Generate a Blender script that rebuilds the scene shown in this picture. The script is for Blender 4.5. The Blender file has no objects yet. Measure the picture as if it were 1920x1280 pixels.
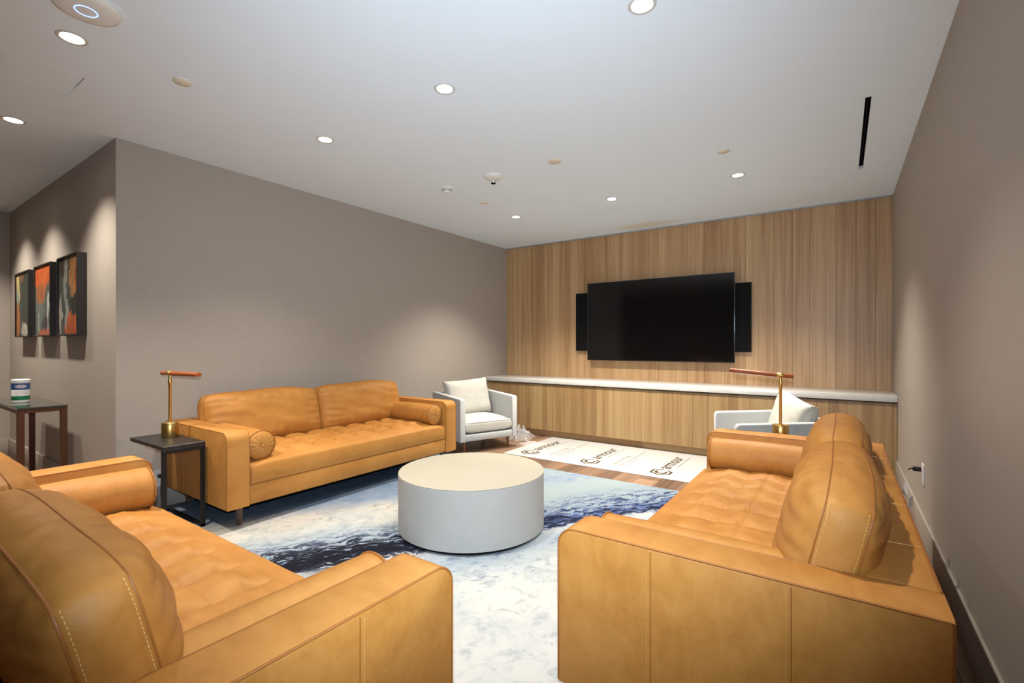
import bpy, bmesh, math, random
from mathutils import Vector, Matrix, noise
random.seed(7)
PI = math.pi
R = math.radians
SC = bpy.context.scene
COL = SC.collection

# ------------------------------------------------------------------ camera
cam = bpy.data.cameras.new('camera')
cam.sensor_width = 36.0
cam.lens = 893.0 / 1920.0 * 36.0
cam.shift_y = 6.0 / 1920.0
cam.clip_start = 0.02
cam_o = bpy.data.objects.new('camera', cam)
COL.objects.link(cam_o)
cam_o.location = (0, 0, 1.23)
YAW = math.atan2(618.0, 893.0)
cam_o.rotation_euler = (PI / 2, 0, YAW)
SC.camera = cam_o

# ------------------------------------------------------------------ world, exposure
w = bpy.data.worlds.new('world')
SC.world = w
w.use_nodes = True
w.node_tree.nodes['Background'].inputs[0].default_value = (1.0, 0.96, 0.92, 1)
w.node_tree.nodes['Background'].inputs[1].default_value = 0.0
vs = SC.view_settings
vs.view_transform = 'Standard'
vs.look = 'None'
vs.gamma = 1.0
vs.use_curve_mapping = False
vs.exposure = 0.32

# ------------------------------------------------------------------ the photographer's flash, on top of the camera
FLASH_W = 320.0
fl = bpy.data.lights.new('camera_flash', 'SPOT')
fl.energy = FLASH_W
fl.color = (0.72, 0.87, 1.0)
fl.spot_size = R(116)
fl.spot_blend = 1.0
fl.shadow_soft_size = 0.025
fl_o = bpy.data.objects.new('camera_flash', fl)
COL.objects.link(fl_o)
fl_o.location = (0, 0, 1.35)
fl_o.rotation_euler = (PI / 2 + R(5), 0, YAW + R(2))

# ------------------------------------------------------------------ helpers
def tag(o, label=None, cat=None, group=None, kind=None):
    if label: o['label'] = label
    if cat: o['category'] = cat
    if group: o['group'] = group
    if kind: o['kind'] = kind
    return o

def empty(name, loc=(0, 0, 0), rz=0.0, parent=None):
    o = bpy.data.objects.new(name, None)
    COL.objects.link(o)
    o.location = loc
    o.rotation_euler = (0, 0, rz)
    o.empty_display_size = 0.1
    if parent: o.parent = parent
    return o

def link(name, me, mat=None, parent=None, loc=None, rz=None):
    o = bpy.data.objects.new(name, me)
    COL.objects.link(o)
    if mat and not me.materials: me.materials.append(mat)
    if parent: o.parent = parent
    if loc: o.location = loc
    if rz is not None: o.rotation_euler = (0, 0, rz)
    return o

class MB:
    def __init__(s):
        s.v = []; s.f = []
    def add(s, vs, fs):
        n = len(s.v)
        s.v += [tuple(p) for p in vs]
        s.f += [tuple(i + n for i in f) for f in fs]
        return s
    def box(s, x0, x1, y0, y1, z0, z1):
        return s.add([(x0,y0,z0),(x1,y0,z0),(x1,y1,z0),(x0,y1,z0),(x0,y0,z1),(x1,y0,z1),(x1,y1,z1),(x0,y1,z1)],
                     [(3,2,1,0),(4,5,6,7),(0,1,5,4),(1,2,6,5),(2,3,7,6),(3,0,4,7)])
    def rbox(s, x0, x1, y0, y1, z0, z1, b=0.01, seg=3):
        bm = bmesh.new()
        bmesh.ops.create_cube(bm, size=1)
        for v in bm.verts:
            v.co = Vector(((x0+x1)/2 + v.co.x*(x1-x0), (y0+y1)/2 + v.co.y*(y1-y0), (z0+z1)/2 + v.co.z*(z1-z0)))
        bmesh.ops.bevel(bm, geom=bm.edges[:], offset=b, segments=seg, profile=0.5, affect='EDGES')
        return s.bm(bm)
    def bm(s, bm):
        bm.verts.index_update()
        s.add([v.co[:] for v in bm.verts], [[v.index for v in f.verts] for f in bm.faces])
        bm.free()
        return s
    def prism(s, pts, ax, a0, a1, b=0.0, seg=2):
        """polygon pts in the plane across axis ax, extruded a0..a1"""
        bm = bmesh.new()
        def P(p, a):
            return {'x': (a, p[0], p[1]), 'y': (p[0], a, p[1]), 'z': (p[0], p[1], a)}[ax]
        A = [bm.verts.new(P(p, a0)) for p in pts]
        B = [bm.verts.new(P(p, a1)) for p in pts]
        n = len(pts)
        fa = bm.faces.new(A[::-1]); fb = bm.faces.new(B)
        for i in range(n):
            bm.faces.new((A[i], A[(i+1) % n], B[(i+1) % n], B[i]))
        bmesh.ops.recalc_face_normals(bm, faces=bm.faces[:])
        if b > 0:
            es = [e for e in bm.edges if any(f in (fa, fb) for f in e.link_faces)]
            bmesh.ops.bevel(bm, geom=es, offset=b, segments=seg, profile=0.5, affect='EDGES')
        return s.bm(bm)
    def tube(s, path, r, n=6, closed=False, caps=True):
        pts = [Vector(p) for p in path]
        m = len(pts)
        rings = []
        up = None
        for i in range(m):
            if closed:
                t = pts[(i+1) % m] - pts[i-1]
            else:
                t = pts[min(i+1, m-1)] - pts[max(i-1, 0)]
            if t.length < 1e-9: t = Vector((0,0,1))
            t.normalize()
            if up is None:
                up = t.orthogonal().normalized()
            else:
                up = (up - t*up.dot(t))
                up = up.normalized() if up.length > 1e-6 else t.orthogonal().normalized()
            q = t.cross(up)
            rr = r[i] if isinstance(r, (list, tuple)) else r
            rings.append([pts[i] + (up*math.cos(2*PI*k/n) + q*math.sin(2*PI*k/n))*rr for k in range(n)])
        vs = [p for rg in rings for p in rg]
        fs = []
        for i in range(m if closed else m-1):
            j = (i+1) % m
            for k in range(n):
                k2 = (k+1) % n
                fs.append((i*n+k, i*n+k2, j*n+k2, j*n+k))
        if caps and not closed:
            fs.append(tuple(range(n-1, -1, -1)))
            fs.append(tuple((m-1)*n+k for k in range(n)))
        return s.add(vs, fs)
    def lathe(s, prof, n=32, c=(0,0,0), caps=True):
        vs = []; fs = []
        for (r, z) in prof:
            for k in range(n):
                a = 2*PI*k/n
                vs.append((c[0]+r*math.cos(a), c[1]+r*math.sin(a), c[2]+z))
        m = len(prof)
        for i in range(m-1):
            for k in range(n):
                k2 = (k+1) % n
                fs.append((i*n+k, i*n+k2, (i+1)*n+k2, (i+1)*n+k))
        if caps:
            fs.append(tuple(range(n-1, -1, -1)))
            fs.append(tuple((m-1)*n+k for k in range(n)))
        return s.add(vs, fs)
    def dashes(s, path, step=0.0085, ln=0.0052, r=0.0006, off=(0,0,0)):
        """stitches: short thread bars along a polyline"""
        pts = [Vector(p)+Vector(off) for p in path]
        L = [0]
        for a, b in zip(pts, pts[1:]): L.append(L[-1] + (b-a).length)
        def at(d):
            for i in range(len(L)-1):
                if d <= L[i+1]:
                    t = (d-L[i])/max(1e-9, L[i+1]-L[i])
                    return pts[i].lerp(pts[i+1], t)
            return pts[-1]
        d = 0.0
        while d + ln < L[-1]:
            s.tube([at(d), at(d+ln)], r, 4)
            d += step
        return s
    def mesh(s, name, smooth=40):
        me = bpy.data.meshes.new(name)
        me.from_pydata(s.v, [], s.f)
        me.update()
        bm = bmesh.new(); bm.from_mesh(me)
        bmesh.ops.recalc_face_normals(bm, faces=bm.faces[:])
        bm.to_mesh(me); bm.free()
        if smooth:
            me.shade_smooth()
            me.set_sharp_from_angle(angle=R(smooth))
        return me
    def build(s, name, mat, parent=None, smooth=40, loc=None, rz=None):
        return link(name, s.mesh(name, smooth), mat, parent, loc, rz)

def arc(cx, cy, r, a0, a1, n):
    return [(cx + r*math.cos(R(a0+(a1-a0)*i/n)), cy + r*math.sin(R(a0+(a1-a0)*i/n))) for i in range(n+1)]

def copy_tree(o, parent=None):
    c = o.copy(); COL.objects.link(c)
    if parent: c.parent = parent
    for ch in list(o.children): copy_tree(ch, c)
    return c

def curve_mesh(name, loops, extrude):
    cu = bpy.data.curves.new(name, 'CURVE')
    cu.dimensions = '2D'; cu.fill_mode = 'BOTH'; cu.extrude = extrude
    for lp in loops:
        sp = cu.splines.new('POLY'); sp.points.add(len(lp)-1)
        for p, q in zip(sp.points, lp): p.co = (q[0], q[1], 0, 1)
        sp.use_cyclic_u = True
    o = bpy.data.objects.new(name, cu); COL.objects.link(o)
    dg = bpy.context.evaluated_depsgraph_get(); dg.update()
    me = bpy.data.meshes.new_from_object(o.evaluated_get(dg))
    bpy.data.objects.remove(o); bpy.data.curves.remove(cu)
    return me

def text_mesh(name, body, size, extrude=0.0002, spacing=1.0, offset=0.0, shear=0.0, align='LEFT'):
    cu = bpy.data.curves.new(name, 'FONT')
    cu.body = body; cu.size = size; cu.extrude = extrude; cu.space_character = spacing
    cu.offset = offset; cu.shear = shear; cu.align_x = align; cu.resolution_u = 4
    o = bpy.data.objects.new(name, cu); COL.objects.link(o)
    dg = bpy.context.evaluated_depsgraph_get(); dg.update()
    me = bpy.data.meshes.new_from_object(o.evaluated_get(dg))
    bpy.data.objects.remove(o); bpy.data.curves.remove(cu)
    return me

# ------------------------------------------------------------------ materials
def S(c):
    return tuple(((v/255)/12.92 if v/255 <= 0.04045 else ((v/255+0.055)/1.055)**2.4) for v in c) + (1,)

class NT:
    def __init__(s, name):
        s.m = bpy.data.materials.new(name); s.m.use_nodes = True
        s.t = s.m.node_tree; s.b = s.t.nodes['Principled BSDF']
    def n(s, typ, **k):
        nd = s.t.nodes.new(typ)
        for a, v in k.items(): setattr(nd, a, v)
        return nd
    def l(s, a, b): s.t.links.new(a, b)
    def set(s, nd, i, v):
        if hasattr(v, 'is_linked') or isinstance(v, bpy.types.NodeSocket): s.l(v, nd.inputs[i])
        else: nd.inputs[i].default_value = v
    def math(s, op, a, b=None, c=None, clamp=False):
        nd = s.n('ShaderNodeMath', operation=op); nd.use_clamp = clamp
        s.set(nd, 0, a)
        if b is not None: s.set(nd, 1, b)
        if c is not None: s.set(nd, 2, c)
        return nd.outputs[0]
    def noise(s, vec, scale, detail=3, rough=0.5, dist=0.0):
        nd = s.n('ShaderNodeTexNoise')
        if vec is not None: s.l(vec, nd.inputs['Vector'])
        nd.inputs['Scale'].default_value = scale; nd.inputs['Detail'].default_value = detail
        nd.inputs['Roughness'].default_value = rough; nd.inputs['Distortion'].default_value = dist
        return nd.outputs['Fac']
    def ramp(s, fac, stops):
        nd = s.n('ShaderNodeValToRGB'); s.l(fac, nd.inputs[0])
        e = nd.color_ramp.elements
        while len(e) < len(stops): e.new(0.5)
        for el, (p, c) in zip(e, stops): el.position = p; el.color = c if len(c) == 4 else tuple(c)+(1,)
        return nd.outputs[0]
    def mix(s, fac, a, b, mode='MIX'):
        nd = s.n('ShaderNodeMix', data_type='RGBA', blend_type=mode)
        s.set(nd, 0, fac); s.set(nd, 6, a); s.set(nd, 7, b)
        return nd.outputs[2]
    def mrange(s, v, a, b, c=0.0, d=1.0, smooth=True):
        nd = s.n('ShaderNodeMapRange')
        if smooth: nd.interpolation_type = 'SMOOTHSTEP'
        s.set(nd, 0, v); nd.inputs[1].default_value = a; nd.inputs[2].default_value = b
        nd.inputs[3].default_value = c; nd.inputs[4].default_value = d
        return nd.outputs[0]
    def coord(s, out='Object'): return s.n('ShaderNodeTexCoord').outputs[out]
    def mapping(s, vec, loc=(0,0,0), rot=(0,0,0), scale=(1,1,1)):
        nd = s.n('ShaderNodeMapping'); s.l(vec, nd.inputs[0])
        nd.inputs[1].default_value = loc; nd.inputs[2].default_value = rot; nd.inputs[3].default_value = scale
        return nd.outputs[0]
    def bump(s, h, strength=0.3, dist=0.002):
        nd = s.n('ShaderNodeBump'); s.l(h, nd.inputs['Height'])
        nd.inputs['Strength'].default_value = strength; nd.inputs['Distance'].default_value = dist
        s.l(nd.outputs[0], s.b.inputs['Normal'])
    def base(s, c, rough=None, metal=None, spec=None):
        if isinstance(c, bpy.types.NodeSocket): s.l(c, s.b.inputs['Base Color'])
        else: s.b.inputs['Base Color'].default_value = c
        if rough is not None:
            if isinstance(rough, bpy.types.NodeSocket): s.l(rough, s.b.inputs['Roughness'])
            else: s.b.inputs['Roughness'].default_value = rough
        if metal is not None: s.b.inputs['Metallic'].default_value = metal
        if spec is not None: s.b.inputs['Specular IOR Level'].default_value = spec
        return s

def simple(name, rgb, rough=0.5, metal=0.0, spec=0.5, nscale=40, namt=0.06, bump=0.0):
    t = NT(name)
    f = t.noise(t.coord(), nscale, 3, 0.6)
    c0 = S(rgb); k = namt
    col = t.mix(f, tuple(v*(1-k) for v in c0[:3])+(1,), tuple(min(1, v*(1+k)) for v in c0[:3])+(1,))
    t.base(col, rough, metal, spec)
    if bump: t.bump(f, bump, 0.001)
    return t.m

def paint_wall(name, rgb):
    t = NT(name); c = t.coord()
    # woven wall covering: fine horizontal and vertical threads
    a = t.noise(t.mapping(c, scale=(260, 260, 8)), 1.0, 2, 0.6)
    b = t.noise(t.mapping(c, scale=(10, 10, 300)), 1.0, 2, 0.6)
    f = t.math('ADD', t.math('MULTIPLY', a, 0.5), t.math('MULTIPLY', b, 0.5))
    c0 = S(rgb)
    col = t.mix(f, tuple(v*0.86 for v in c0[:3])+(1,), tuple(v*1.14 for v in c0[:3])+(1,))
    t.base(col, 0.62, 0, 0.35); t.bump(f, 0.25, 0.0006)
    return t.m

def wood(name, stops, axis='z', stave=0.0, scale=1.0, rough=0.5, tone=0.35, spec=0.4):
    t = NT(name); c = t.coord()
    oi = t.n('ShaderNodeObjectInfo')
    off = t.n('ShaderNodeCombineXYZ')
    for i in range(3): t.l(t.math('MULTIPLY', oi.outputs['Random'], 37.0), off.inputs[i])
    va = t.n('ShaderNodeVectorMath', operation='ADD'); t.l(c, va.inputs[0]); t.l(off.outputs[0], va.inputs[1])
    v = va.outputs[0]
    sc = {'z': (60, 60, 1.2), 'y': (60, 1.2, 60), 'x': (1.2, 60, 60)}[axis]
    fine = t.noise(t.mapping(v, scale=tuple(q*scale for q in sc)), 1.0, 4, 0.65, 0.4)
    sc2 = {'z': (14, 14, 0.35), 'y': (14, 0.35, 14), 'x': (0.35, 14, 14)}[axis]
    broad = t.noise(t.mapping(v, scale=tuple(q*scale for q in sc2)), 1.0, 2, 0.5, 0.6)
    f = t.math('ADD', t.math('MULTIPLY', fine, 0.45), t.math('MULTIPLY', broad, 0.55))
    if stave:
        sx = t.n('ShaderNodeSeparateXYZ'); t.l(c, sx.inputs[0])
        q = t.math('FLOOR', t.math('DIVIDE', sx.outputs[0], stave))
        wn = t.n('ShaderNodeTexWhiteNoise', noise_dimensions='1D'); t.l(q, wn.inputs['W'])
        f = t.math('ADD', f, t.math('MULTIPLY', t.math('SUBTRACT', wn.outputs[0], 0.5), 0.15))
    f = t.math('ADD', f, t.math('MULTIPLY', t.math('SUBTRACT', oi.outputs['Random'], 0.5), tone))
    t.base(t.ramp(f, stops), rough, 0, spec)
    t.bump(fine, 0.12, 0.0008)
    return t.m

def leather(name, dark, mid, light):
    t = NT(name); c = t.coord()
    cl = t.noise(c, 3.2, 5, 0.6, 0.5)
    st = t.noise(t.mapping(c, rot=(0.3, 0.2, 0.6), scale=(7, 22, 14)), 1.0, 4, 0.6, 0.8)
    f = t.math('ADD', t.math('MULTIPLY', cl, 0.6), t.math('MULTIPLY', st, 0.4))
    col = t.ramp(f, [(0.30, S(dark)), (0.5, S(mid)), (0.72, S(light))])
    rg = t.mrange(f, 0.3, 0.7, 0.48, 0.60)
    t.base(col, rg, 0, 0.28)
    vo = t.n('ShaderNodeTexVoronoi'); t.l(c, vo.inputs['Vector']); vo.inputs['Scale'].default_value = 420
    wr = t.noise(t.mapping(c, scale=(1, 1, 1)), 26, 4, 0.6, 1.2)
    h = t.math('ADD', t.math('MULTIPLY', vo.outputs['Distance'], 0.25), t.math('MULTIPLY', wr, 0.9))
    t.bump(h, 0.30, 0.003)
    return t.m

def fabric(name, rgb):
    t = NT(name); c = t.coord()
    a = t.noise(t.mapping(c, scale=(600, 40, 600)), 1.0, 2, 0.6)
    b = t.noise(t.mapping(c, scale=(40, 600, 40)), 1.0, 2, 0.6)
    f = t.math('ADD', t.math('MULTIPLY', a, 0.5), t.math('MULTIPLY', b, 0.5))
    c0 = S(rgb)
    t.base(t.mix(f, tuple(v*0.8 for v in c0[:3])+(1,), tuple(min(1, v*1.18) for v in c0[:3])+(1,)), 0.9, 0, 0.2)
    t.bump(f, 0.4, 0.001)
    return t.m

def emit(name, rgb, strength):
    t = NT(name)
    t.base((0.8, 0.8, 0.8, 1), 0.6)
    t.b.inputs['Emission Color'].default_value = tuple(rgb) + (1,)
    t.b.inputs['Emission Strength'].default_value = strength
    return t.m

def ceiling_mat():
    t = NT('ceiling_paint'); c = t.coord()
    f = t.noise(c, 1.4, 4, 0.6)
    base = t.mix(f, (0.75, 0.83, 0.90, 1), (0.78, 0.86, 0.93, 1))
    # yellow water stain close to the panelled wall
    sx = t.n('ShaderNodeSeparateXYZ'); t.l(c, sx.inputs[0])
    nz = t.noise(c, 9, 4, 0.6)
    dx = t.math('DIVIDE', t.math('SUBTRACT', sx.outputs[0], -1.98), 0.42)
    dy = t.math('DIVIDE', t.math('SUBTRACT', sx.outputs[1], 5.76), 0.15)
    d = t.math('ADD', t.math('POWER', dx, 2.0), t.math('POWER', dy, 2.0))
    d = t.math('ADD', d, t.math('MULTIPLY', t.math('SUBTRACT', nz, 0.5), 1.4))
    k = t.mrange(d, 1.05, 0.35, 0.0, 0.45)
    t.base(t.mix(k, base, (0.66, 0.55, 0.30, 1)), 0.85, 0, 0.2)
    t.bump(t.noise(c, 220, 2, 0.5), 0.06, 0.001)
    return t.m

def rug_mat():
    t = NT('rug_pile'); c = t.coord()
    sx = t.n('ShaderNodeSeparateXYZ'); t.l(c, sx.inputs[0])
    X = t.math('SUBTRACT', sx.outputs[0], -1.17); Y = t.math('SUBTRACT', sx.outputs[1], 3.5)
    sA = t.math('ADD', t.math('MULTIPLY', X, 0.527), t.math('MULTIPLY', Y, 0.85))     # along the sweep
    nA = t.math('SUBTRACT', t.math('MULTIPLY', X, 0.85), t.math('MULTIPLY', Y, 0.527))  # across it
    w1 = t.noise(c, 1.3, 3, 0.55)
    w2 = t.noise(c, 6.0, 4, 0.6)
    nw = t.math('ADD', nA, t.math('MULTIPLY', t.math('SUBTRACT', w1, 0.5), 0.34))
    nw = t.math('ADD', nw, t.math('MULTIPLY', t.math('SUBTRACT', w2, 0.5), 0.16))
    cv = t.n('ShaderNodeCombineXYZ'); t.l(sA, cv.inputs[0]); t.l(nw, cv.inputs[1])
    st = t.noise(t.mapping(cv.outputs[0], scale=(3.6, 20, 1)), 1.0, 4, 0.66, 0.35)     # brush streaks
    fk = t.noise(t.mapping(cv.outputs[0], scale=(11, 40, 1)), 1.0, 3, 0.7, 0.5)       # short broken flecks
    cloud = t.noise(c, 3.0, 4, 0.6)
    ground = t.ramp(nw, [(0.0, S((103, 120, 143)))])
    # ground colour across the sweep (position 0..1 covers n = -1.6 .. 1.2)
    p = t.math('DIVIDE', t.math('ADD', nw, 1.6), 2.8)
    ground = t.ramp(p, [(0.05, S((90, 109, 135))), (0.20, S((109, 125, 146))), (0.27, S((179, 173, 164))), (0.36, S((182, 180, 172))),
                        (0.41, S((158, 164, 166))), (0.47, S((142, 153, 166))), (0.555, S((90, 106, 138))), (0.585, S((172, 173, 173))),
                        (0.66, S((149, 161, 171))), (0.76, S((186, 186, 180))), (0.95, S((190, 188, 184)))])
    ground = t.mix(t.mrange(cloud, 0.40, 0.70, 0, 0.35), ground, S((135, 151, 161)))
    pale = t.math('MULTIPLY', t.math('MULTIPLY', t.mrange(sA, -1.3, -0.6), t.mrange(nw, -0.05, -0.25)), 0.9)
    ground = t.mix(pale, ground, S((122, 136, 142)))
    mot = t.noise(c, 10, 6, 0.72, 0.6)
    ground = t.mix(t.mrange(mot, 0.47, 0.66, 0, 0.55), ground, S((132, 142, 150)))
    # navy streaks, strongest along the lower edge of the sweep
    band = t.math('MULTIPLY', t.mrange(nw, -0.62, -0.12), t.mrange(nw, 0.08, 0.0))
    hot = t.math('MULTIPLY', t.mrange(nw, -0.20, -0.05), t.mrange(nw, 0.05, 0.0))
    thr = t.math('ADD', t.math('MULTIPLY', st, 0.45), t.math('MULTIPLY', fk, 0.55))
    thr = t.math('ADD', thr, t.math('MULTIPLY', hot, 0.07))
    k1 = t.math('MULTIPLY', t.mrange(thr, 0.485, 0.515), band)
    col = t.mix(t.math('MULTIPLY', k1, 0.9), ground, S((62, 80, 128)))
    k2 = t.math('MULTIPLY', t.mrange(thr, 0.535, 0.56), band)
    # black heart towards the facing sofa
    blk = t.math('MULTIPLY', t.math('MULTIPLY', t.mrange(sA, -1.2, -1.9), t.mrange(nw, -0.45, -0.2)), t.mrange(nw, 0.15, -0.02))
    col = t.mix(t.math('MULTIPLY', k2, 0.92), col, S((24, 27, 44)))
    k3 = t.math('MULTIPLY', t.mrange(t.math('ADD', thr, t.math('MULTIPLY', blk, 0.05)), 0.50, 0.53), blk)
    col = t.mix(t.math('MULTIPLY', k3, 0.95), col, S((22, 22, 28)))
    # brown flecks in the cream part, faint second sweep
    bz = t.math('MULTIPLY', t.mrange(nw, -1.02, -0.9), t.mrange(nw, -0.55, -0.7))
    k4 = t.math('MULTIPLY', t.mrange(t.math('ADD', t.math('MULTIPLY', st, 0.5), t.math('MULTIPLY', fk, 0.5)), 0.54, 0.63), bz)
    k4 = t.math('MULTIPLY', k4, t.mrange(sA, -0.9, -1.5))
    col = t.mix(t.math('MULTIPLY', k4, 0.7), col, S((122, 98, 84)))
    b2 = t.math('MULTIPLY', t.math('MULTIPLY', t.mrange(nw, -1.12, -1.0), t.mrange(nw, -0.78, -0.9)), t.mrange(sA, -0.7, -0.35))
    k5 = t.math('MULTIPLY', t.mrange(thr, 0.46, 0.58), b2)
    col = t.mix(t.math('MULTIPLY', k5, 0.75), col, S((92, 108, 146)))
    b3 = t.math('MULTIPLY', t.mrange(nw, 0.08, 0.2), t.mrange(nw, 0.7, 0.4))
    k6 = t.math('MULTIPLY', t.mrange(t.math('MULTIPLY', fk, t.math('ADD', cloud, 0.5)), 0.56, 0.66), b3)
    col = t.mix(t.math('MULTIPLY', k6, 0.7), col, S((96, 107, 133)))
    t.base(col, 0.95, 0, 0.1)
    pile = t.noise(c, 480, 2, 0.7)
    t.bump(t.math('ADD', pile, t.math('MULTIPLY', fk, 0.8)), 0.5, 0.003)
    return t.m

def art_mat(name, layers, seed):
    """layers: (colour, du, dv, offset, softness, limit) laid over each other; u,v run -1..1 over the canvas"""
    t = NT(name); c = t.coord()
    sx = t.n('ShaderNodeSeparateXYZ'); t.l(c, sx.inputs[0])
    w1 = t.noise(t.mapping(c, loc=(seed, 0, seed*2)), 5.5, 4, 0.6, 0.8)
    w2 = t.noise(t.mapping(c, loc=(seed*3, 1, seed), scale=(14, 1, 5)), 1.0, 4, 0.65, 1.2)
    wv = t.math('ADD', t.math('MULTIPLY', t.math('SUBTRACT', w1, 0.5), 0.9), t.math('MULTIPLY', t.math('SUBTRACT', w2, 0.5), 0.5))
    u = t.math('MULTIPLY', sx.outputs[0], 3.6); v = t.math('MULTIPLY', sx.outputs[2], 3.2)
    u = t.math('ADD', u, wv)
    v = t.math('ADD', v, t.math('MULTIPLY', wv, 0.7))
    col = None
    for (rgb, cu, cv, ru, rv, soft) in layers:
        if col is None:
            col = t.mix(w2, S(rgb), tuple(q*0.6 for q in S(rgb)[:3])+(1,)); continue
        a = t.math('DIVIDE', t.math('SUBTRACT', u, cu), ru); b = t.math('DIVIDE', t.math('SUBTRACT', v, cv), rv)
        d = t.math('ADD', t.math('MULTIPLY', a, a), t.math('MULTIPLY', b, b))
        k = t.mrange(d, 1.0+soft, 1.0-soft)
        shade = t.mix(t.mrange(w2, 0.35, 0.65), S(rgb), tuple(q*0.62 for q in S(rgb)[:3])+(1,))
        col = t.mix(k, col, shade)
    t.base(col, 0.5, 0, 0.4); t.bump(w2, 0.2, 0.002)
    return t.m
ART = [
    [((60, 68, 63), 0, 0, 0, 0, 0), ((168, 120, 72), 0.45, 0.75, 0.32, 0.9, 0.3), ((151, 82, 34), 0.8, 0.0, 0.25, 0.8, 0.3), ((172, 79, 30), 0.45, -0.85, 0.8, 0.42, 0.25),
     ((34, 39, 36), 0.55, -0.25, 0.5, 0.2, 0.4), ((161, 159, 154), -0.25, 0.6, 0.16, 0.7, 0.4), ((168, 161, 151), -0.75, -0.5, 0.16, 0.5, 0.5), ((49, 39, 34), -0.7, 0.85, 0.3, 0.4, 0.3), ((144, 147, 142), -0.2, -0.35, 0.1, 0.5, 0.6)],
    [((89, 101, 94), 0, 0, 0, 0, 0), ((178, 82, 34), -0.1, 0.75, 1.1, 0.55, 0.15), ((146, 84, 44), -0.3, 0.2, 0.6, 0.3, 0.5), ((60, 72, 65), 0.6, -0.1, 0.4, 0.6, 0.5),
     ((177, 175, 168), 0.5, -0.45, 0.14, 0.55, 0.5), ((168, 170, 165), -0.5, -0.7, 0.14, 0.4, 0.5), ((56, 44, 53), 0.25, -0.7, 0.3, 0.25, 0.5), ((168, 89, 53), 0.1, -0.95, 0.7, 0.16, 0.4)],
    [((51, 56, 49), 0, 0, 0, 0, 0), ((170, 151, 103), -0.75, 0.6, 0.28, 0.7, 0.3), ((129, 142, 137), -0.85, 0.0, 0.2, 0.5, 0.4), ((151, 96, 43), -0.9, -0.6, 0.4, 0.6, 0.3),
     ((39, 43, 37), 0.3, 0.2, 0.55, 0.9, 0.4), ((175, 168, 156), 0.2, -0.85, 0.5, 0.22, 0.4), ((103, 67, 37), -0.2, 0.9, 0.3, 0.2, 0.4)],
]

def plastic_mat():
    t = NT('clear_plastic')
    t.base((0.95, 0.96, 0.97, 1), 0.18, 0, 0.5)
    t.b.inputs['Alpha'].default_value = 0.2
    f = t.noise(t.coord(), 30, 3, 0.6); t.bump(f, 0.4, 0.004)
    return t.m

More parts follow.
